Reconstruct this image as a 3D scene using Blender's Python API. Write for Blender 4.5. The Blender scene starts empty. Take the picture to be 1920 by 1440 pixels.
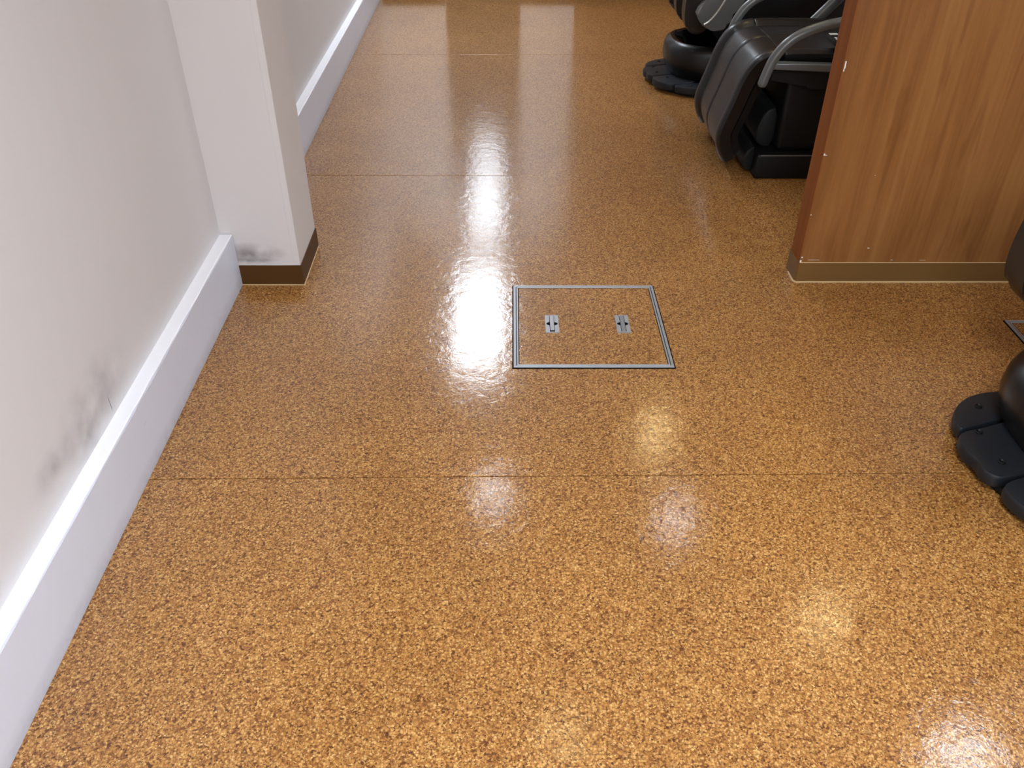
import bpy, bmesh, math, random
from mathutils import Vector, Matrix
random.seed(7)
S = bpy.context.scene
C = S.collection
PI = math.pi

# ---------------------------------------------------------------- camera
F = 1575.0
PITCH = math.atan(1147.0 / F)
cam_d = bpy.data.cameras.new('camera'); cam = bpy.data.objects.new('camera', cam_d); C.objects.link(cam)
cam_d.sensor_fit = 'HORIZONTAL'; cam_d.sensor_width = 36.0; cam_d.lens = 36.0 * F / 1920.0
cam_d.clip_start = 0.05; cam_d.clip_end = 60
cam.location = (0, 0, 1.5); cam.rotation_euler = (PI / 2 - PITCH, 0, 0)
S.camera = cam
# ---------------------------------------------------------------- world, exposure
w = bpy.data.worlds.new('world'); S.world = w; w.use_nodes = True
w.node_tree.nodes['Background'].inputs[0].default_value = (0.9, 0.9, 1, 1)
w.node_tree.nodes['Background'].inputs[1].default_value = 0.15
S.view_settings.view_transform = 'Standard'; S.view_settings.look = 'None'
S.view_settings.gamma = 1.0; S.view_settings.use_curve_mapping = False
S.view_settings.exposure = 0.0

CEIL = 2.5
COOL = (0.86, 0.95, 1.05); WARM = (1.0, 0.76, 0.36)
# long ceiling troffers: x, y, width, length, radiance
TROFFERS = [(-0.29, 6.42, 0.40, 1.5, 17, COOL, 'nearest long panel light over the doorway walkway, before the opening'),
            (-0.29, 8.75, 0.36, 1.6, 6.5, COOL, 'panel light just beyond the doorway opening'),
            (-0.31, 10.3, 0.34, 0.8, 5.5, COOL, 'farthest panel light in the room beyond the doorway'),
            (0.30, 0.0, 0.6, 1.2, 21.5, COOL, 'unseen added square-ended fill panel above the open floor where the photo was taken'),  # from here on: unseen panels added to fill the room with light
            (3.0, 0.4, 0.6, 1.2, 19, COOL, 'unseen added fill panel above the right-hand chair'),
            (3.6, 3.9, 0.6, 1.2, 15, COOL, 'unseen added fill panel behind the wooden partition'),
            (0.25, -1.7, 0.6, 1.2, 16, COOL, 'rearmost fill panel, unseen and added, behind the photographer')]
DOWN = [(1.06, 4.80, .075, 40, WARM, 'warm round downlight between the partition and the far chair'),
        (1.80, 3.12, .08, 27, WARM, 'warm round downlight right above the wooden partition'),
        (0.27, 2.38, .09, 10, WARM, 'warm round downlight over the floor hatch'),
        (-0.13, 4.17, .10, 18, COOL, 'white round downlight over the walkway before the pillar'),
        (1.06, 3.92, .065, 30, COOL, 'white round downlight above the near black chair'),
        (2.25, 2.27, .13, 20, COOL, 'white round downlight in front of the partition, at the right')]
def area(name, x, y, sx, sy, L, col, disk=False):
    d = bpy.data.lights.new(name, 'AREA'); d.shape = 'DISK' if disk else 'RECTANGLE'
    d.size = sx; d.size_y = sy; d.color = col
    A = PI * sx * sx / 4 if disk else sx * sy
    d.energy = L * A * PI
    o = bpy.data.objects.new(name, d); C.objects.link(o); o.location = (x, y, CEIL - 0.035)
    return o
for t in TROFFERS: area('panel_lamp', t[0], t[1], t[2], t[3], t[4], t[5])
for t in DOWN: area('downlight_lamp', t[0], t[1], t[2] * 2, t[2] * 2, t[3], t[4], True)

# ---------------------------------------------------------------- node helpers
def mat(name, col=(0.5, 0.5, 0.5), rough=0.5, metal=0.0, coat=0.0, coat_r=0.1, spec=0.5, emit=None):
    m = bpy.data.materials.new(name); m.use_nodes = True
    b = m.node_tree.nodes['Principled BSDF']
    b.inputs['Base Color'].default_value = (*col, 1); b.inputs['Roughness'].default_value = rough
    b.inputs['Metallic'].default_value = metal; b.inputs['Coat Weight'].default_value = coat
    b.inputs['Coat Roughness'].default_value = coat_r; b.inputs['Specular IOR Level'].default_value = spec
    if emit:
        b.inputs['Emission Color'].default_value = (*emit[0], 1); b.inputs['Emission Strength'].default_value = emit[1]
    return m
class N:
    def __init__(s, m): s.m = m; s.t = m.node_tree; s.b = s.t.nodes['Principled BSDF']
    def new(s, k, **kw):
        n = s.t.nodes.new(k)
        for a, v in kw.items():
            if a.startswith('i_'):
                key = a[2:]; key = int(key) if key.isdigit() else key.replace('_', ' ')
                n.inputs[key].default_value = v
            else: setattr(n, a, v)
        return n
    def link(s, a, b): s.t.links.new(a, b)
    def coord(s, scale=(1, 1, 1), loc=(0, 0, 0)):
        g = s.new('ShaderNodeNewGeometry'); mp = s.new('ShaderNodeMapping')
        mp.inputs['Scale'].default_value = scale; mp.inputs['Location'].default_value = loc
        s.link(g.outputs['Position'], mp.inputs['Vector']); return mp.outputs[0]
    def ramp(s, fac, stops, interp='LINEAR'):
        r = s.new('ShaderNodeValToRGB'); r.color_ramp.interpolation = interp
        e = r.color_ramp.elements
        while len(e) < len(stops): e.new(0.5)
        for k, (p, c) in enumerate(stops):
            e[k].position = p; e[k].color = (*c, 1) if len(c) == 3 else c
        s.link(fac, r.inputs[0]); return r.outputs[0]
    def mix(s, f, a, b, mode='MIX'):
        x = s.new('ShaderNodeMix', data_type='RGBA', blend_type=mode)
        for sock, v in ((x.inputs[0], f), (x.inputs[6], a), (x.inputs[7], b)):
            if isinstance(v, (int, float)): sock.default_value = v
            elif isinstance(v, tuple): sock.default_value = (*v, 1)
            else: s.link(v, sock)
        return x.outputs[2]
    def math(s, op, a, b=None, clamp=False):
        x = s.new('ShaderNodeMath', operation=op, use_clamp=clamp)
        for sock, v in ((x.inputs[0], a), (x.inputs[1], b)):
            if v is None: continue
            if isinstance(v, (int, float)): sock.default_value = v
            else: s.link(v, sock)
        return x.outputs[0]
    def noise(s, vec, scale, detail=3, rough=0.5, dist=0):
        n = s.new('ShaderNodeTexNoise'); n.inputs['Scale'].default_value = scale
        n.inputs['Detail'].default_value = detail; n.inputs['Roughness'].default_value = rough
        n.inputs['Distortion'].default_value = dist
        s.link(vec, n.inputs['Vector']); return n.outputs['Fac']
    def bump(s, h, strength, dist, prev=None):
        b = s.new('ShaderNodeBump'); b.inputs['Strength'].default_value = strength
        b.inputs['Distance'].default_value = dist; s.link(h, b.inputs['Height'])
        if prev: s.link(prev, b.inputs['Normal'])
        return b.outputs[0]
def lin(r, g, b):
    f = lambda c: (c / 255 / 12.92) if c / 255 <= 0.04045 else ((c / 255 + 0.055) / 1.055) ** 2.4
    return (f(r), f(g), f(b))

def make_cork():
    m = mat('cork_vinyl', rough=0.5, coat=1.0, coat_r=0.08, spec=0.25)
    n = N(m); P = n.coord()
    # warp the cells a little so the granules look crushed
    wn = n.new('ShaderNodeTexNoise'); wn.inputs['Scale'].default_value = 90; wn.inputs['Detail'].default_value = 2
    n.link(P, wn.inputs['Vector'])
    add = n.new('ShaderNodeVectorMath', operation='MULTIPLY_ADD')
    n.link(wn.outputs['Color'], add.inputs[0]); add.inputs[1].default_value = (0.006, 0.006, 0.006); n.link(P, add.inputs[2])
    V = add.outputs[0]
    def vor(scale, loc, squash=(1, 1, 1)):
        mp = n.new('ShaderNodeMapping'); mp.inputs['Location'].default_value = loc; mp.inputs['Scale'].default_value = squash
        n.link(V, mp.inputs['Vector'])
        v = n.new('ShaderNodeTexVoronoi'); v.inputs['Scale'].default_value = scale; n.link(mp.outputs[0], v.inputs['Vector'])
        sp = n.new('ShaderNodeSeparateColor'); n.link(v.outputs['Color'], sp.inputs[0]); return sp.outputs, v.outputs['Distance']
    c1, d1 = vor(205, (0, 0, 0.0031)); c2, d2 = vor(175, (3.3, 1.7, 0.002), (1, 1.25, 1)); c3, d3 = vor(350, (7.1, 2.2, .001))
    base = n.ramp(c1[0], [(0.0, lin(98, 56, 26)), (0.12, lin(138, 88, 44)), (0.35, lin(172, 120, 66)),
                          (0.65, lin(196, 145, 86)), (0.88, lin(210, 162, 104)), (1.0, lin(224, 182, 128))])
    sec = n.ramp(c3[0], [(0.0, lin(104, 60, 28)), (0.3, lin(166, 112, 60)), (0.75, lin(196, 144, 86)), (1.0, lin(232, 194, 140))])
    mixf = n.ramp(c1[1], [(0.5, (0, 0, 0)), (0.65, (1, 1, 1))])
    col = n.mix(mixf, base, sec)
    # dark bark flecks
    dk = n.math('MULTIPLY', n.math('GREATER_THAN', c2[0], 0.925), n.math('LESS_THAN', d2, 0.42))
    col = n.mix(n.math('MULTIPLY', dk, 0.85), col, lin(84, 48, 24))
    dk2 = n.math('MULTIPLY', n.math('GREATER_THAN', c3[2], 0.90), n.math('LESS_THAN', d3, 0.45))
    col = n.mix(n.math('MULTIPLY', dk2, 0.8), col, lin(96, 56, 28))
    lt = n.math('MULTIPLY', n.math('GREATER_THAN', c2[1], 0.93), n.math('LESS_THAN', d2, 0.4))
    col = n.mix(n.math('MULTIPLY', lt, 0.4), col, lin(228, 194, 150))
    col = n.mix(1.0, col, n.ramp(d1, [(0.35, (1.06, 1.06, 1.06)), (0.75, (0.62, 0.56, 0.5))]), 'MULTIPLY')
    big = n.noise(P, 2.2, 3, 0.55)
    col = n.mix(1.0, col, n.ramp(big, [(0.3, (0.88, 0.86, 0.83)), (0.7, (1.06, 1.06, 1.06))]), 'MULTIPLY')
    col = n.mix(1.0, col, FLOOR_TINT, 'MULTIPLY')
    n.link(col, n.b.inputs['Base Color'])
    # worn wax: gloss varies, orange peel and slow ripples
    wear = n.noise(n.coord((1, 1.6, 1)), 7, 4, 0.6)
    n.link(n.ramp(wear, [(0.3, (0.07,) * 3), (0.75, (0.13,) * 3)]), n.b.inputs['Coat Roughness'])
    b1 = n.bump(n.noise(P, 260, 2, 0.6), 0.40, 0.0003)
    b2 = n.bump(n.noise(n.coord((1, 1, 1)), 24, 4, 0.6, 0.6), 0.26, 0.003, b1)
    b3 = n.bump(c1[2], 0.06, 0.0003, b2)
    n.link(b3, n.b.inputs['Coat Normal']); n.link(n.bump(c1[2], 0.3, 0.0005), n.b.inputs['Normal'])
    return m
FLOOR_TINT = (0.84, 0.80, 0.62)
M = {}
M['cork'] = make_cork()
M['subfloor'] = mat('seam_dirt', lin(70, 38, 18), 0.9, spec=.1)

def make_wall(name, col, stains=(), rough=0.6, b=0.25):
    m = mat(name, col, rough); n = N(m); P = n.coord()
    c = n.mix(n.noise(P, 3, 4, 0.6), tuple(x * 0.96 for x in col), col)
    for (cx, cy, cz, rx, ry, rz, amt, tint) in stains:
        mp = n.new('ShaderNodeMapping', vector_type='TEXTURE')
        mp.inputs['Location'].default_value = (cx, cy, cz); mp.inputs['Scale'].default_value = (rx, ry, rz)
        g = n.new('ShaderNodeNewGeometry'); n.link(g.outputs['Position'], mp.inputs['Vector'])
        ln = n.new('ShaderNodeVectorMath', operation='LENGTH'); n.link(mp.outputs[0], ln.inputs[0])
        fall = n.math('SUBTRACT', 1.0, ln.outputs['Value'], True)
        nn = n.ramp(n.noise(P, 13, 3, 0.5), [(0.30, (0, 0, 0)), (0.72, (1, 1, 1))])
        f = n.math('MULTIPLY', n.math('MULTIPLY', fall, nn), amt, True)
        c = n.mix(f, c, tint)
    n.link(c, n.b.inputs['Base Color'])
    n.link(n.bump(n.noise(P, 140, 3, 0.6), b, 0.001), n.b.inputs['Normal'])
    return m
GREY = lin(120, 116, 122)
M['wall_l'] = make_wall('wallpaper_left', (0.68, 0.655, 0.655),
    stains=[(-1.0, 1.60, .285, .3, .24, .11, .55, GREY), (-1.0, 1.52, .25, .3, .10, .06, .55, GREY), (-1.0, 1.36, .29, .3, .12, .05, .6, GREY), (-1.0, 1.653, .235, .3, .0022, .028, 3, GREY)])
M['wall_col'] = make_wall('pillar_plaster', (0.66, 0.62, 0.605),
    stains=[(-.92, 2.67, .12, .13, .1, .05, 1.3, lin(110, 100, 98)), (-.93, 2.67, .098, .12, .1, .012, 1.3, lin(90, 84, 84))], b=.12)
M['wall_w'] = make_wall('wall_white', (0.78, 0.755, 0.735))
M['wall_b'] = make_wall('wall_brown', lin(84, 54, 30))
M['ceil'] = make_wall('ceiling_white', (0.80, 0.79, 0.78))
def make_base():
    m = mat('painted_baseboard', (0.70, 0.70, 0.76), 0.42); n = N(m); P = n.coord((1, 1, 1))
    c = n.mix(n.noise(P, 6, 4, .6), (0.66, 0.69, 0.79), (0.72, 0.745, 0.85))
    sc = n.noise(n.coord((3, 1.2, 18)), 9, 5, .7)
    c = n.mix(n.ramp(sc, [(0.66, (0, 0, 0)), (0.74, (.35, .35, .35))]), c, lin(150, 150, 160))
    # grime along the floor line
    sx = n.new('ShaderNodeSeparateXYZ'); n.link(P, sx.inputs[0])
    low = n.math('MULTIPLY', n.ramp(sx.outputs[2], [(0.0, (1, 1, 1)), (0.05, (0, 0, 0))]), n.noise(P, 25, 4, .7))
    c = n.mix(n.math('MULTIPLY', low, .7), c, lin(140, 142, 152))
    n.link(c, n.b.inputs['Base Color']); n.link(n.bump(n.noise(P, 40, 4, .6), .3, .002), n.b.inputs['Normal'])
    return m
M['base'] = make_base()
M['base_top_lit'] = mat('baseboard_top_lit', (0.93, 0.93, 0.97), 0.45)  # upward faces coloured paler, as if lit from above
def make_wood(name, c1, c2, c3, rough=0.33, scale=(9, 9, .55), spec=.3):
    m = mat(name, c1, rough, coat=.12 if spec > .2 else 0, coat_r=.3, spec=spec); n = N(m); P = n.coord(scale)
    big = n.noise(P, 1.0, 5, .62, .6)
    fine = n.noise(n.coord((90, 90, 3.0)), 1.0, 4, .6)
    c = n.ramp(big, [(0.30, c3), (0.48, c1), (0.70, c2)])
    c = n.mix(0.2, c, n.ramp(fine, [(0.3, tuple(x * .62 for x in c1)), (0.7, tuple(x * 1.2 for x in c2))]))
    dk = n.noise(n.coord((26, 26, 3.2), (3, 1, 2)), 1.0, 3, .5, .6)
    c = n.mix(n.ramp(dk, [(0.56, (0, 0, 0)), (0.72, (.45, .45, .45))]), c, c3)
    n.link(c, n.b.inputs['Base Color']); n.link(n.bump(fine, .08, .0005), n.b.inputs['Normal'])
    return m
M['wood'] = make_wood('veneer', lin(134, 87, 45), lin(152, 105, 59), lin(108, 65, 31))
M['wood_edge'] = make_wood('veneer_edge', lin(136, 79, 36), lin(144, 86, 41), lin(122, 69, 31), .6, spec=.12)
M['skirt'] = mat('vinyl_skirting', lin(112, 82, 42), 0.5, spec=.25)
M['skirt_dark'] = mat('vinyl_skirting_dark', lin(78, 50, 20), 0.5, spec=.2)
M['lip'] = mat('skirting_lip', lin(214, 186, 140), 0.3)
M['alu'] = mat('brushed_aluminium', (0.40, 0.41, 0.43), 0.48, metal=.7)
M['alu_dull'] = mat('dull_steel', (0.27, 0.275, 0.29), 0.55, metal=.6)
M['rubber_shade'] = mat('black_gasket_shade', (0.004, 0.004, 0.005), 0.9, spec=.05)  # also colours the painted gap shadow around the hatch frames
M['black'] = mat('black_plastic', (0.004, 0.004, 0.004), 0.5, spec=.25)
M['gloss'] = mat('gloss_black_plastic', (0.004, 0.004, 0.004), 0.30, coat=.0, spec=.4)
M['slate'] = mat('slate_plastic', (0.010, 0.012, 0.015), 0.5, spec=.4)
M['frame'] = mat('grey_painted_metal', (0.12, 0.13, 0.127), 0.38, metal=.2, coat=.3, coat_r=.25)
M['dkpanel'] = mat('dark_grey_panel', (0.009, 0.010, 0.010), 0.55, spec=.25)
M['silver'] = mat('silver_shell', (0.16, 0.165, 0.155), 0.3, metal=.4, coat=.4)
M['silver_lt'] = mat('silver_moulding', (0.34, 0.33, 0.29), 0.28, metal=.5)
M['cloth'] = mat('grey_lining', (0.42, 0.42, 0.47), 0.7)
M['white'] = mat('white_print', (0.75, 0.75, 0.73), 0.5)
M['lamp_frame'] = mat('lamp_frame', (0.75, 0.75, 0.75), 0.4)
def make_leather(name, col, rough):
    m = mat(name, col, rough, coat=.15, coat_r=.2, spec=.4); n = N(m); P = n.coord()
    v = n.new('ShaderNodeTexVoronoi'); v.inputs['Scale'].default_value = 420; n.link(P, v.inputs['Vector'])
    n.link(n.bump(v.outputs['Distance'], .15, .0006), n.b.inputs['Normal'])
    return m
M['leather'] = make_leather('dark_leather', (0.0065, 0.006, 0.006), 0.36)
M['leather_b'] = make_leather('brown_black_leather', (0.014, 0.009, 0.006), 0.40)

# ---------------------------------------------------------------- geometry helpers
def obj(name, bm, m, parent=None, smooth=False, recalc=True):
    if recalc: bmesh.ops.recalc_face_normals(bm, faces=bm.faces)
    me = bpy.data.meshes.new(name); bm.to_mesh(me); bm.free()
    for k in (m if isinstance(m, (list, tuple)) else [m]): me.materials.append(k)
    if smooth:
        me.polygons.foreach_set('use_smooth', [True] * len(me.polygons))
        try: me.set_sharp_from_angle(angle=math.radians(40))
        except Exception: pass
    o = bpy.data.objects.new(name, me); C.objects.link(o)
    if parent:
        o.parent = parent; o.matrix_parent_inverse = Matrix.Translation(-Vector(parent.location))
    return o
def fixpar(o):    # turn the parent inverse into a plain local location so copies follow their own root
    o.location = o.matrix_parent_inverse.to_translation(); o.matrix_parent_inverse = Matrix.Identity(4)
def tag(o, label, cat, group=None):
    o['label'] = label; o['category'] = cat
    if group: o['group'] = group
    return o
def struct(o): o['kind'] = 'structure'; return o
def thing(name, label, cat, loc, group=None):
    o = bpy.data.objects.new(name, None); C.objects.link(o); o.location = loc; o.empty_display_size = .1
    return tag(o, label, cat, group)
def box(bm, x0, x1, y0, y1, z0, z1, bev=0.0, seg=2):
    r = bmesh.ops.create_cube(bm, size=1)
    for v in r['verts']:
        v.co = Vector(((x0 + x1) / 2 + v.co.x * (x1 - x0), (y0 + y1) / 2 + v.co.y * (y1 - y0), (z0 + z1) / 2 + v.co.z * (z1 - z0)))
    if bev:
        es = list({e for v in r['verts'] for e in v.link_edges})
        bmesh.ops.bevel(bm, geom=es, offset=bev, segments=seg, profile=.5, affect='EDGES')
    return bm
def B(*a, **k): return box(bmesh.new(), *a, **k)
def prism_xy(bm, pts, z0, z1, bev=0, seg=2):
    lo = [bm.verts.new((x, y, z0)) for x, y in pts]; hi = [bm.verts.new((x, y, z1)) for x, y in pts]
    fs = [bm.faces.new(lo[::-1]), bm.faces.new(hi)]
    n = len(pts)
    for i in range(n): fs.append(bm.faces.new((lo[i], lo[(i + 1) % n], hi[(i + 1) % n], hi[i])))
    if bev:
        es = [e for e in fs[1].edges]
        bmesh.ops.bevel(bm, geom=es, offset=bev, segments=seg, profile=.5, affect='EDGES')
    return bm
def prism_xz(pts, y0, y1, bev=0, seg=3, bm=None):
    bm = bm or bmesh.new()
    a = [bm.verts.new((x, y0, z)) for x, z in pts]; b = [bm.verts.new((x, y1, z)) for x, z in pts]
    f0 = bm.faces.new(a); f1 = bm.faces.new(b[::-1]); n = len(pts)
    for i in range(n): bm.faces.new((a[i], b[i], b[(i + 1) % n], a[(i + 1) % n]))
    if bev:
        bmesh.ops.bevel(bm, geom=list(f0.edges) + list(f1.edges), offset=bev, segments=seg, profile=.5, affect='EDGES')
    return bm
def smooth_poly(pts, it=2, closed=True):
    for _ in range(it):
        q = []; n = len(pts)
        rng = range(n) if closed else range(n - 1)
        if not closed: q.append(pts[0])
        for i in rng:
            a = Vector(pts[i]); b = Vector(pts[(i + 1) % n])
            q.append(tuple(a * .75 + b * .25)); q.append(tuple(a * .25 + b * .75))
        if not closed: q.append(pts[-1])
        pts = q
    return pts
def tube(bm, pts, r, seg=14, flat=1.0, taper=True, side=Vector((0, 1, 0))):
    P = [Vector(p) for p in pts]; rings = []
    for i, p in enumerate(P):
        t = (P[min(i + 1, len(P) - 1)] - P[max(i - 1, 0)]).normalized()
        s = side if abs(t.dot(side)) < .9 else Vector((1, 0, 0))
        u = t.cross(s).normalized(); v = t.cross(u).normalized()
        rr = r[i] if isinstance(r, (list, tuple)) else r
        rings.append([bm.verts.new(p + u * math.cos(a) * rr + v * math.sin(a) * rr * flat) for a in [2 * PI * k / seg for k in range(seg)]])
    for a, b in zip(rings, rings[1:]):
        for k in range(seg): bm.faces.new((a[k], a[(k + 1) % seg], b[(k + 1) % seg], b[k]))
    bm.faces.new(rings[0][::-1]); bm.faces.new(rings[-1])
    return bm
def loft(bm, rings, cap0=True, cap1=True):
    R = [[bm.verts.new(p) for p in r] for r in rings]; n = len(R[0])
    for a, b in zip(R, R[1:]):
        for k in range(n): bm.faces.new((a[k], a[(k + 1) % n], b[(k + 1) % n], b[k]))
    if cap0: bm.faces.new(R[0][::-1])
    if cap1: bm.faces.new(R[-1])
    return bm

# ---------------------------------------------------------------- floor
XL, XR, YB, YT = -1.25, 5.0, -2.6, 11.6
fl = struct(obj('floor', B(XL, XR, YB, YT, -0.10, -0.003), M['subfloor']))
seams = [(YB, 0), (-0.40, 0), (1.647, .012), (3.687, -.009), (5.735, 0), (7.78, 0), (9.83, 0), (YT, 0)]
g = .0017
for (a0, b0), (a1, b1) in zip(seams, seams[1:]):
    pts = [(XL, a0 + b0 * XL + g), (XR, a0 + b0 * XR + g), (XR, a1 + b1 * XR - g), (XL, a1 + b1 * XL - g)]
    obj('floor_sheet', prism_xy(bmesh.new(), pts, -0.003, 0.0, .0012, 2), M['cork'], fl)

# ---------------------------------------------------------------- left wall, baseboard, pillar
def xw(y): return -0.917 - 0.0213 * y            # baseboard face line
def strip(x0off, x1off, ya, yb, z0, z1, bev=0):
    return prism_xy(bmesh.new(), [(xw(ya) + x0off, ya), (xw(ya) + x1off, ya), (xw(yb) + x1off, yb), (xw(yb) + x0off, yb)], z0, z1, bev)
BH, BT = 0.200, 0.043
struct(obj('wall_left', strip(-.25, -BT, YB, 7.55, 0, CEIL), M['wall_l']))
for nm, ya, yb in (('baseboard_left', YB, 2.668), ('baseboard_left_far', 2.979, 7.55)):
    bm = bmesh.new(); nseg = int((yb - ya) / .03); rnd = random.Random(3); rows = []; wa = wb = 0.0
    for i in range(nseg + 1):      # hand-filled, thickly painted board: its upper arris wanders a little
        y = ya + (yb - ya) * i / nseg; x = xw(y)
        wa = wa * .75 + rnd.uniform(-.0011, .0011); wb = wb * .8 + rnd.uniform(-.0009, .0009)
        k = 0 if i in (0, nseg) else 1
        rows.append([bm.verts.new(p) for p in ((x - BT, y, .001), (x, y, .001), (x + wb * .5 * k, y, BH - .006), (x - .0015 + wa * k, y, BH - .0015 + wb * k), (x - .005 + wa * k, y, BH + wb * .4 * k), (x - BT, y, BH))])
    for a, b in zip(rows, rows[1:]):
        for q in range(6): bm.faces.new((a[q], b[q], b[(q + 1) % 6], a[(q + 1) % 6]))
    bm.faces.new(rows[0]); bm.faces.new(rows[-1][::-1])
    bmesh.ops.recalc_face_normals(bm, faces=bm.faces)
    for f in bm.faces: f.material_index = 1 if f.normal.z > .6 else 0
    struct(obj(nm, bm, [M['base'], M['base_top_lit']], recalc=False))
# pillar: a slightly bowed corner line, brown vinyl skirting with a pale toe lip
cx0, cx1, cy0, cy1 = -1.06, -0.755, 2.672, 2.975
pil = struct(obj('wall_pillar', prism_xy(bmesh.new(), [(cx0, cy0), (cx1 - .002, cy0), (cx1, cy0 + .002), (cx1 - .006, cy1), (cx0, cy1)], 0.0, CEIL), M['wall_col']))
sk = struct(obj('baseboard_pillar', prism_xy(bmesh.new(), [(-.9745, cy0 - .004), (cx1 + .004, cy0 - .004), (cx1 - .002, cy1 + .003), (cx1 - .02, cy1 + .003), (cx1 - .02, cy0 + .01), (-.9745, cy0 + .01)], 0.001, .078), M['skirt_dark']))
obj('lip', prism_xy(bmesh.new(), [(-.9745, cy0 - .006), (cx1 + .0065, cy0 - .006), (cx1, cy1 + .003), (cx1 - .004, cy1 + .003), (cx1 + .003, cy0 - .003), (-.9745, cy0 - .003)], 0.0005, .0035), M['lip'], sk)
# corner bead down the pillar's front arris
struct(obj('trim_1', B(cx1 - .022, cx1 - .0005, cy0 - .0012, cy0 + .004, .079, CEIL - .01, bev=.0005, seg=1), M['wall_col']))

# ---------------------------------------------------------------- far wall with the doorway, room beyond, other walls
struct(obj('wall_back', B(-1.35, -0.56, 7.55, 7.70, 0, CEIL), M['wall_w']))
struct(obj('wall_back_right', B(0.07, 0.52, 7.55, 7.70, 0, CEIL), M['wall_w']))
struct(obj('wall_back_wood', B(0.52, XR, 7.55, 7.70, 0, CEIL), M['wood']))
for nm, a, b in (('baseboard_back', -1.08, -.56), ('baseboard_back_right', .07, XR - .01)):
    struct(obj(nm, B(a, b, 7.542, 7.55, .001, .08), M['skirt_dark']))
struct(obj('wall_hall_end', B(XL, XR, YT, YT + .1, 0, CEIL), M['wall_b']))
struct(obj('wall_hall_left', B(-1.35, -1.25, 7.70, YT, 0, CEIL), M['wall_b']))
struct(obj('wall_right', B(XR, XR + .1, YB, YT, 0, CEIL), M['wall_w']))
struct(obj('wall_front', B(-1.35, XR, YB - .1, YB, 0, CEIL), M['wall_w']))
struct(obj('ceiling', B(-1.35, XR + .1, YB - .1, YT + .1, CEIL, CEIL + .1), M['ceil']))

# ceiling lights
for (x, y, sx, sy, L, col, lab) in TROFFERS:
    t = thing('ceiling_panel_light', lab, 'ceiling light', (x, y, CEIL - .001), 'long panel lights in the ceiling')
    bm = bmesh.new(); e = .03
    for a in ((x - sx / 2 - e, x - sx / 2, y - sy / 2 - e, y + sy / 2 + e), (x + sx / 2, x + sx / 2 + e, y - sy / 2 - e, y + sy / 2 + e),
              (x - sx / 2, x + sx / 2, y - sy / 2 - e, y - sy / 2), (x - sx / 2, x + sx / 2, y + sy / 2, y + sy / 2 + e)):
        box(bm, *a, CEIL - .04, CEIL - .001)
    obj('frame', bm, M['lamp_frame'], t)
    obj('diffuser', B(x - sx / 2, x + sx / 2, y - sy / 2, y + sy / 2, CEIL - .03, CEIL - .002), mat('diffuser', (.8, .8, .8), .5, emit=(col, L * .5)), t)
for (x, y, r, L, col, lab) in DOWN:
    t = thing('downlight', lab, 'ceiling light', (x, y, CEIL - .001), 'round downlights in the ceiling')
    ang = [2 * PI * k / 32 for k in range(32)]
    rg = lambda q, z: [(x + q * math.cos(a), y + q * math.sin(a), z) for a in ang]
    bm = bmesh.new(); loft(bm, [rg(r, CEIL - .002), rg(r + .02, CEIL - .002), rg(r + .02, CEIL - .012), rg(r, CEIL - .04), rg(r, CEIL - .002)], False, False)
    obj('trim_ring', bm, M['lamp_frame'], t, True)
    bm = bmesh.new(); loft(bm, [rg(r * .98, CEIL - .004), rg(r * .98, CEIL - .02)])
    obj('lens', bm, mat('lens', (.8, .8, .8), .5, emit=(col, L * .5)), t)

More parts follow.
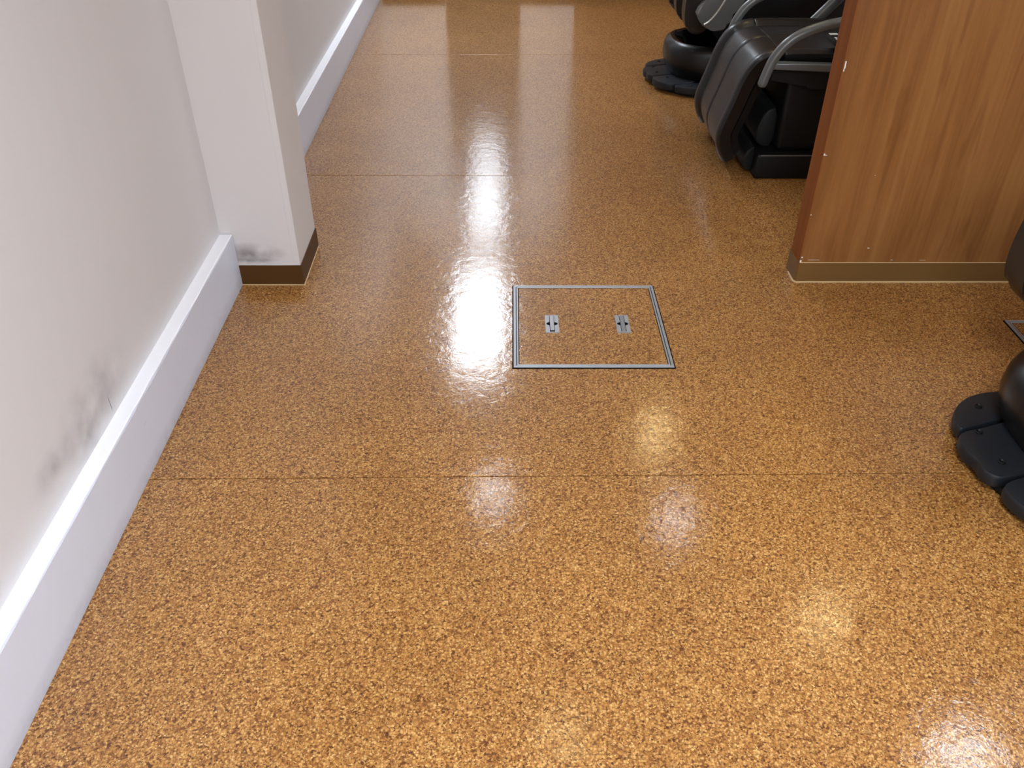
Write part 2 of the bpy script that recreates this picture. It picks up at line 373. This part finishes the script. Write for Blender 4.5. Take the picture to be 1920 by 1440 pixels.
# ---------------------------------------------------------------- floor hatches
def rect_ring(bm, x0, x1, y0, y1, wd, z0, z1, bev=.0006):
    O = [(x0, y0), (x1, y0), (x1, y1), (x0, y1)]; I = [(x0 + wd, y0 + wd), (x1 - wd, y0 + wd), (x1 - wd, y1 - wd), (x0 + wd, y1 - wd)]
    for k in range(4):
        j = (k + 1) % 4; prism_xy(bm, [O[k], O[j], I[j], I[k]], z0, z1, bev, 1)
def hatch(x0, x1, y0, y1, lab, grips):
    t = thing('floor_hatch', lab, 'floor hatch', ((x0 + x1) / 2, (y0 + y1) / 2, 0.0), 'square floor access hatches')
    bm = bmesh.new(); rect_ring(bm, x0 - .004, x1 + .004, y0 - .005, y1 + .003, .006, .0001, .0012, 0); obj('gap_shadow', bm, M['rubber_shade'], t)  # black ring stands in for the shadow in the gap round the raised frame
    bm = bmesh.new(); rect_ring(bm, x0, x1, y0, y1, .0085, .0003, .0042); obj('outer_frame', bm, M['alu'], t)
    bm = bmesh.new(); rect_ring(bm, x0 + .0082, x1 - .0082, y0 + .0082, y1 - .0082, .0025, .0002, .0022, 0); obj('joint', bm, M['rubber_shade'], t)
    bm = bmesh.new(); rect_ring(bm, x0 + .0105, x1 - .0105, y0 + .0105, y1 - .0105, .0055, .0003, .0038); obj('inner_frame', bm, M['alu'], t)
    bm = bmesh.new(); rect_ring(bm, x0 + .0158, x1 - .0158, y0 + .0158, y1 - .0158, .003, .0002, .0018, 0); obj('inner_gasket', bm, M['rubber_shade'], t)
    obj('cork_panel', B(x0 + .0185, x1 - .0185, y0 + .0185, y1 - .0185, .0002, .0028), M['cork'], t)
    for (gx, gy, up) in grips:
        hw, hl = .0225, .054; z0, z1 = .0029, .0058
        n = 48; el = []; rc = []
        for k in range(n):
            a = 2 * PI * (k + .5) / n; c, s = math.cos(a), math.sin(a)
            el.append((gx + .0190 * c, gy + .0120 * s)); q = 1 / max(abs(c) / hw, abs(s) / hl); rc.append((gx + q * c, gy + q * s))
        for sx in (-1, 1):     # square up the four corners
            for sy in (-1, 1):
                k = min(range(n), key=lambda q: math.hypot(rc[q][0] - gx - sx * hw, rc[q][1] - gy - sy * hl)); rc[k] = (gx + sx * hw, gy + sy * hl)
        bm = bmesh.new()
        loft(bm, [[(*p, z0) for p in el], [(*p, z0) for p in rc], [(*p, z1) for p in rc], [(*p, z1) for p in el], [(*p, z0) for p in el]], False, False)
        bmesh.ops.remove_doubles(bm, verts=bm.verts, dist=1e-6)
        pl = obj('lift_handle', bm, M['alu'], t)
        obj('finger_well', prism_xy(bmesh.new(), el, z0, z0 + .0004), M['rubber_shade'], pl)
        bm = bmesh.new()
        for s in (-1, 1): box(bm, gx + s * .0078 - .0007, gx + s * .0078 + .0007, gy - .050, gy + .050, z1 - .0005, z1 + .0002)
        if up: box(bm, gx - .0085, gx + .0085, gy - .0495, gy - .0425, z1 - .0005, z1 + .0003)
        obj('slot', bm, M['rubber_shade'], pl)
        obj('bar', B(gx - .007, gx + .007, gy - (.044 if up else .0485), gy + .050, z0, z1 + (.003 if up else .0008), bev=.0008), M['alu'] if up else M['alu_dull'], pl)
hatch(.005, .506, 2.144, 2.658, 'square metal-framed floor hatch with two lift handles, in the middle of the cork floor', [(.134, 2.396, True), (.371, 2.396, False)])
hatch(1.664, 2.164, 1.905, 2.421, 'metal-framed floor hatch at the right edge, beside the foot of the cut-off chair', [(1.79, 2.16, True), (2.03, 2.16, False)])

# ---------------------------------------------------------------- wooden partition
px0, px1, py0, py1, PH = 1.030, 3.4, 2.694, 2.795, 1.32
part = thing('wooden_partition', 'low brown wood-veneer partition wall with olive vinyl skirting, right of the hatch', 'partition', (2.2, 2.745, 0))
obj('front_panel', B(px0 + .0035, px1, py0, py0 + .012, .0, PH - .03, bev=.0007, seg=1), M['wood'], part)
obj('rear_panel', B(px0 + .0035, px1, py1 - .012, py1, .0, PH - .03, bev=.0007, seg=1), M['wood'], part)
obj('end_panel', B(px0, px0 + .0034, py0 + .0005, py1 - .0005, .0, PH - .03), M['wood_edge'], part)
obj('core', B(px0 + .0035, px1, py0 + .0121, py1 - .0121, .0, PH - .03), M['wood_edge'], part)
obj('cap_rail', B(px0 - .006, px1, py0 - .006, py1 + .006, PH - .0299, PH, bev=.003), M['wood_edge'], part)
bm = prism_xy(bmesh.new(), [(px1, py0 - .004), (px0 + .002, py0 - .004), (px0 - .004, py0 + .006), (px0 - .004, py1 + .003), (px0 - .0002, py1 + .003), (px0 - .0002, py0 - .0002), (px1, py0 - .0002)], .0015, .078)
sk2 = obj('skirting', bm, M['skirt'], part)
obj('toe_lip', prism_xy(bmesh.new(), [(px1, py0 - .008), (px0, py0 - .008), (px0 - .009, py0 + .004), (px0 - .0075, py1 - .03), (px0 - .0045, py1 - .03), (px0 - .0045, py0 + .005), (px0 + .002, py0 - .0045), (px1, py0 - .0045)], .0003, .0045), M['lip'], sk2)
obj('top_bead', prism_xy(bmesh.new(), [(px1, py0 - .0042), (px0 + .002, py0 - .0042), (px0 + .002, py0 - .0003), (px1, py0 - .0003)], .0781, .0792), M['lip'], sk2)
bm = bmesh.new()
def chip(x, z, sx, sz): box(bm, x - sx / 2, x + sx / 2, py0 - .0005, py0 + .001, z - sz / 2, z + sz / 2)
for x, z, sx, sz in ((1.036, .765, .004, .022), (1.035, .75, .003, .010), (1.037, .475, .012, .0018), (1.034, .478, .004, .005),
                     (1.035, .262, .003, .003), (1.037, .098, .005, .005), (1.035, .083, .006, .008), (1.265, .135, .007, .0025),
                     (1.08, .088, .04, .0008), (1.36, .088, .008, .001), (1.47, .087, .022, .0008), (1.22, .405, .003, .001)):
    chip(x, z, sx, sz)
ch = obj('edge_chips', bm, M['white'], part); ch['kind'] = 'stuff'

# ---------------------------------------------------------------- near massage chair (behind the partition)
YN, YF = 3.62, 4.30; YM = (YN + YF) / 2
cb = thing('massage_chair', 'black leather massage chair with grey tube armrests, half hidden behind the wooden partition', 'massage chair', (1.55, YM, 0), 'massage chairs')
def sweep(path, y0, y1, h, thick, nj=44):
    """cushion: path in x,z; h(j in 0..1) is the raise along the normal; closed with a back at -thick"""
    P = smooth_poly(path, 3, False); bm = bmesh.new(); top = []; bot = []
    n = len(P)
    for i, p in enumerate(P):
        a = Vector(P[max(i - 1, 0)]); b = Vector(P[min(i + 1, n - 1)]); t = (b - a).normalized(); nm = Vector((t.y, -t.x))
        s = min(1, i / 3, (n - 1 - i) / 3); s = math.sqrt(max(0, 1 - (1 - s) ** 2))
        rowt = []; rowb = []
        for j in range(nj + 1):
            u = j / nj; q = Vector(p) + nm * (h(u) * (.15 + .85 * s) - (1 - s) * thick * .45)
            r = Vector(p) - nm * (thick * (.55 + .45 * s))
            y = y0 + (y1 - y0) * u
            rowt.append(bm.verts.new((q.x, y, q.y))); rowb.append(bm.verts.new((r.x, min(max(y, y0 + .01), y1 - .01), r.y)))
        top.append(rowt); bot.append(rowb)
    for i in range(n - 1):
        for j in range(nj):
            bm.faces.new((top[i][j], top[i][j + 1], top[i + 1][j + 1], top[i + 1][j]))
            bm.faces.new((bot[i][j], bot[i + 1][j], bot[i + 1][j + 1], bot[i][j + 1]))
        bm.faces.new((top[i][0], top[i + 1][0], bot[i + 1][0], bot[i][0])); bm.faces.new((top[i][nj], bot[i][nj], bot[i + 1][nj], top[i + 1][nj]))
    for i, f in ((0, 1), (n - 1, -1)):
        for j in range(nj): bm.faces.new((top[i][j], bot[i][j], bot[i][j + 1], top[i][j + 1]) if f > 0 else (top[i][j], top[i][j + 1], bot[i][j + 1], bot[i][j]))
    return bm
def hcush(u):
    e = min(u, 1 - u)
    if e < .13: v = .004 + .026 * math.sin(PI * min(1, (e + .012) / .142)) ** .6     # side bolster
    else: v = .006 + .010 * math.sin(PI * min(1, (e - .13) / .37) * .5) ** .5
    c = abs(u - .5)
    if c < .012: v -= .009 * (1 - c / .012)
    return v
pl = .115
obj('base_plinth', B(1.10, 1.95, 3.645, 4.27, .0, pl, bev=.012, seg=3), M['black'], cb, True)
obj('plinth_highlight', B(1.115, 1.94, 3.643, 3.647, pl - .006, pl - .0015), M['frame'], cb)  # grey strip stands in for the highlight along the plinth's lip
obj('base_body', B(1.19, 1.90, 3.69, 4.23, pl, .43, bev=.02, seg=3), M['black'], cb, True)
obj('foot_well', prism_xz(smooth_poly([(1.13, pl), (1.10, .16), (1.11, .22), (1.13, .28), (1.19, .30), (1.19, pl)], 1), 3.74, 4.18, .01), M['dkpanel'], cb, True)
obj('roller_cover', prism_xz(smooth_poly([(1.075, .02), (1.05, .05), (1.055, .10), (1.09, .13), (1.10, .13), (1.10, .02)], 1), 3.70, 4.22, .006), M['dkpanel'], cb, True)
obj('seat_pan', prism_xz([(1.10, .44), (1.10, .492), (1.95, .485), (1.95, .405), (1.40, .415), (1.39, .402), (1.27, .405), (1.26, .42)], YN + .022, YF - .022, .004), M['dkpanel'], cb)
for y in (YN, YF):
    s = -1 if y == YN else 1
    obj('side_rail', prism_xz([(1.085, .497), (1.085, .525), (1.5, .512), (1.95, .500), (1.95, .470), (1.5, .482)], y - .022, y + .022, .007), M['frame'], cb, True)
    arm = smooth_poly([(1.052, .425), (1.064, .475), (1.083, .54), (1.13, .607), (1.20, .648), (1.30, .678), (1.45, .70), (1.65, .72), (1.90, .73)], 2, False)
    n = len(arm)
    obj('armrest', tube(bmesh.new(), [(x, y + (-.012 if s < 0 else .012), z) for x, z in arm],
        [.020 * min(1, .55 + .2 * i) for i in range(n)], 16, 1.15), M['frame'], cb, True)
    obj('back_support', tube(bmesh.new(), [(1.40, y - s * .035, .49), (1.50, y - s * .035, .60), (1.66, y - s * .035, .78), (1.85, y - s * .035, 1.02)], .027, 12, .8), M['frame'], cb, True)
obj('seat', sweep([(1.86, .535), (1.6, .528), (1.35, .530), (1.22, .532), (1.145, .528)], YN + .035, YF - .035, hcush, .045), M['leather'], cb, True)
obj('legrest', sweep([(1.150, .528), (1.10, .522), (1.05, .495), (1.012, .43), (.985, .33), (.955, .24), (.940, .185), (.955, .12), (.985, .075)], YN + .055, YF - .025, hcush, .034), M['leather'], cb, True)
obj('legrest_shell', sweep([(1.165, .480), (1.11, .478), (1.078, .455), (1.045, .40), (1.020, .31), (.990, .225), (.978, .185), (.990, .135), (1.003, .105)], YN + .060, YF - .03, lambda u: 0.002, .03), M['black'], cb, True)
obj('backrest', prism_xz(smooth_poly([(1.62, .56), (1.78, .53), (1.95, .60), (2.28, 1.18), (2.25, 1.28), (2.15, 1.26), (2.02, 1.10)], 2), YN + .07, YF - .07, .03, 4), M['leather'], cb, True)
obj('side_lining', prism_xz([(1.47, .70), (1.52, .64), (1.545, .66), (1.58, .80), (1.60, .95), (1.50, .95)], YF - .075, YF - .06, .004), M['cloth'], cb, True)
rm = obj('control_pad', B(1.345, 1.41, YN + .04, YN + .16, .575, .600, bev=.006), M['black'], cb, True)
obj('label', B(1.350, 1.385, YN + .130, YN + .155, .5995, .6012), M['white'], rm)
obj('marking', B(1.352, 1.362, YN + .060, YN + .085, .5995, .6012), M['white'], rm)
obj('marking', B(1.350, 1.358, YN + .046, YN + .054, .5995, .6012), M['white'], rm)

# ---------------------------------------------------------------- shell-type massage chair (far one; the right-edge one is its twin)
CX, CY = .82, 5.19                         # nose of the foot, middle line
def make_shell_chair():
    t = thing('massage_chair', 'black and silver massage chair with lobed foot plates, farthest back at the top', 'massage chair', (CX + .6, CY, 0), 'massage chairs')
    X = lambda dx: CX + dx
    Y = lambda dy: CY + dy
    # skid under the foot plates
    half = [(.008, .0), (.014, .09), (.032, .15), (.058, .20), (.10, .265), (.18, .335), (.29, .385), (.6, .40), (.95, .37), (1.05, .3)]
    out = [(X(a), Y(b * (.74 if a < .7 else 1))) for a, b in half] + [(X(a), Y(-b)) for a, b in half[:0:-1]]
    out = smooth_poly(out, 1)
    obj('base_skid', prism_xy(bmesh.new(), out, 0.0, .022, .006), M['black'], t, True)
    # four lobed foot plates, each with its screws
    lobes = [([(.26, .245), (.172, .240), (.115, .230), (.065, .205), (.020, .165), (-.006, .115), (-.010, .072), (.0, .066), (.057, .085), (.129, .111), (.26, .155)], [(.085, .165)]),
             ([(.26, .140), (.124, .098), (.054, .072), (-.012, .056), (-.034, .018), (-.032, -.028), (-.016, -.058), (-.022, -.097), (-.005, -.126), (.022, -.130), (.081, -.111), (.26, -.055)], [(.035, .052), (.039, -.070)]),
             ([(.26, -.070), (.081, -.122), (.022, -.141), (-.002, -.165), (.004, -.215), (.040, -.275), (.085, -.300), (.12, -.295), (.26, -.250)], [(.085, -.165)]),
             ([(.26, -.265), (.11, -.312), (.105, -.335), (.15, -.365), (.26, -.385), (.42, -.385), (.50, -.36), (.50, -.32)], [(.20, -.33)])]
    for pts, scr in lobes:
        poly = smooth_poly([(X(a), Y(b)) for a, b in pts], 2)
        cxm = sum(p[0] for p in poly) / len(poly); cym = sum(p[1] for p in poly) / len(poly)
        ins = lambda k: [(cxm + (x - cxm) * k, cym + (y - cym) * k) for x, y in poly]
        bm = bmesh.new()
        loft(bm, [[(*p, .022) for p in ins(.96)], [(*p, .030) for p in ins(.99)], [(*p, .050) for p in ins(1.0)], [(*p, .056) for p in ins(.992)], [(*p, .0595) for p in ins(.972)], [(*p, .060) for p in ins(.94)]])
        fp = obj('foot_plate', bm, M['slate'], t, True)
        for a, b in scr:
            bm = bmesh.new(); rg = lambda q, z: [(X(a) + q * math.cos(2 * PI * k / 14), Y(b) + q * math.sin(2 * PI * k / 14), z) for k in range(14)]
            loft(bm, [rg(.010, .055), rg(.010, .0625), rg(.0075, .064), rg(.005, .061), rg(.002, .061)]); obj('screw', bm, M['black'], fp, True)
    # round-nosed hollow base bowl
    def plan(k, dx0, wd, ln=1.02):
        r = []
        n = 48
        for i in range(n):
            a = 2 * PI * i / n; c, s = math.cos(a), math.sin(a)
            e = .72
            xx = abs(c) ** e * (1 if c > 0 else -1); yy = abs(s) ** e * (1 if s > 0 else -1)
            r.append((dx0 + ln / 2 + xx * ln / 2 , yy * wd))
        return r
    bm = bmesh.new()
    lv = [(.13, .29, .92, .022), (.115, .30, .96, .06), (.090, .305, 1.0, .11), (.080, .305, 1.02, .155), (.084, .301, 1.01, .200), (.097, .288, .985, .232),
          (.118, .27, .95, .245), (.145, .25, .91, .240), (.165, .235, .88, .21), (.19, .22, .84, .12), (.20, .21, .82, .08)]
    loft(bm, [[(X(a), Y(b), z) for a, b in plan(0, d0, wd, ln)] for d0, wd, ln, z in lv])
    bowl = obj('base_bowl', bm, M['gloss'], t, True)
    obj('strap', tube(bmesh.new(), [(X(.15), Y(.10), .240), (X(.20), Y(.09), .225), (X(.25), Y(.08), .14)], .014, 8, .5), M['dkpanel'], bowl, True)
    obj('catch', B(X(.36), X(.42), Y(-.308), Y(-.296), .15, .185, bev=.004), M['black'], bowl)
    # body above the bowl
    obj('body', prism_xz(smooth_poly([(X(.40), .16), (X(.36), .42), (X(.42), .58), (X(1.15), .56), (X(1.10), .16)], 1), Y(-.20), Y(.20), .03), M['black'], t, True)
    # silver side shells with a moulding
    sh = [(.156, .472), (.185, .42), (.213, .385), (.265, .366), (.317, .363), (.34, .382), (.352, .43), (.40, .51), (.50, .60), (.70, .66), (1.05, .68), (1.25, .95), (1.20, 1.02), (.95, .80), (.60, .76), (.34, .70), (.235, .545)]
    for s in (-1, 1):
        y0 = s * .345; y1 = s * .385
        p = obj('side_shell', prism_xz(smooth_poly([(X(a), z) for a, z in sh], 1), Y(min(y0, y1)), Y(max(y0, y1)), .012, 3), M['silver'], t, True)
        ml = smooth_poly([(.215, .400), (.245, .418), (.285, .47), (.33, .56), (.42, .65), (.60, .71), (.95, .74)], 2, False)
        obj('moulding', tube(bmesh.new(), [(X(a), Y(s * .386), z) for a, z in ml], .007, 8), M['silver_lt'], p, True)
        pad = smooth_poly([(.36, .70), (.60, .755), (.95, .80), (1.0, .85), (.60, .82), (.36, .75)], 2)
        obj('arm_pad', prism_xz([(X(a), z) for a, z in pad], Y(s * .365 - .05), Y(s * .365 + .05), .015), M['leather'], t, True)
    # leg rest: two calf troughs between rounded side cushions
    lg = smooth_poly([(.235, .335), (.165, .33), (.120, .385), (.112, .48), (.125, .59), (.18, .67), (.36, .66), (.38, .52), (.30, .42)], 2)
    for k, (a, b) in enumerate(((-.335, -.235), (-.045, .045), (.235, .335))):
        obj('calf_cushion', prism_xz([(X(x), z) for x, z in lg], Y(a), Y(b), .025, 4), M['leather_b'], t, True)
    lg2 = smooth_poly([(.255, .36), (.20, .36), (.175, .42), (.170, .50), (.19, .59), (.23, .65), (.36, .65), (.37, .52), (.31, .43)], 2)
    for a, b in ((-.232, -.048), (.048, .232)):
        obj('calf_pad', prism_xz([(X(x), z) for x, z in lg2], Y(a), Y(b), .012, 3), M['leather'], t, True)
    obj('seat', sweep([(X(1.05), .60), (X(.8), .60), (X(.55), .62), (X(.40), .64)], Y(-.30), Y(.30), hcush, .06), M['leather'], t, True)
    obj('backrest', prism_xz(smooth_poly([(X(.92), .62), (X(1.10), .60), (X(1.45), 1.28), (X(1.44), 1.40), (X(1.34), 1.40), (X(1.22), 1.22)], 2), Y(-.28), Y(.28), .04, 4), M['leather'], t, True)
    obj('head_pillow', prism_xz(smooth_poly([(X(1.19), 1.18), (X(1.25), 1.16), (X(1.35), 1.33), (X(1.31), 1.38), (X(1.27), 1.35)], 2), Y(-.16), Y(.16), .02, 4), M['leather_b'], t, True)
    return t
c1 = make_shell_chair()
for o in c1.children_recursive: fixpar_needed = True
for ch1 in list(c1.children):
    fixpar(ch1)
    for g2 in ch1.children:   # children were placed in world coordinates with their parent at the origin
        pass
bpy.context.view_layer.update()
def dup(root, loc, label):
    r = root.copy(); C.objects.link(r); r.location = loc; r['label'] = label
    for a in list(root.children):
        c = a.copy(); C.objects.link(c); c.parent = r
        for b in list(a.children):
            d = b.copy(); C.objects.link(d); d.parent = c
    return r
c2 = dup(c1, (c1.location.x + .405, c1.location.y - 3.485, 0), 'black massage chair cut off by the right edge, lobed foot plates on the near floor')
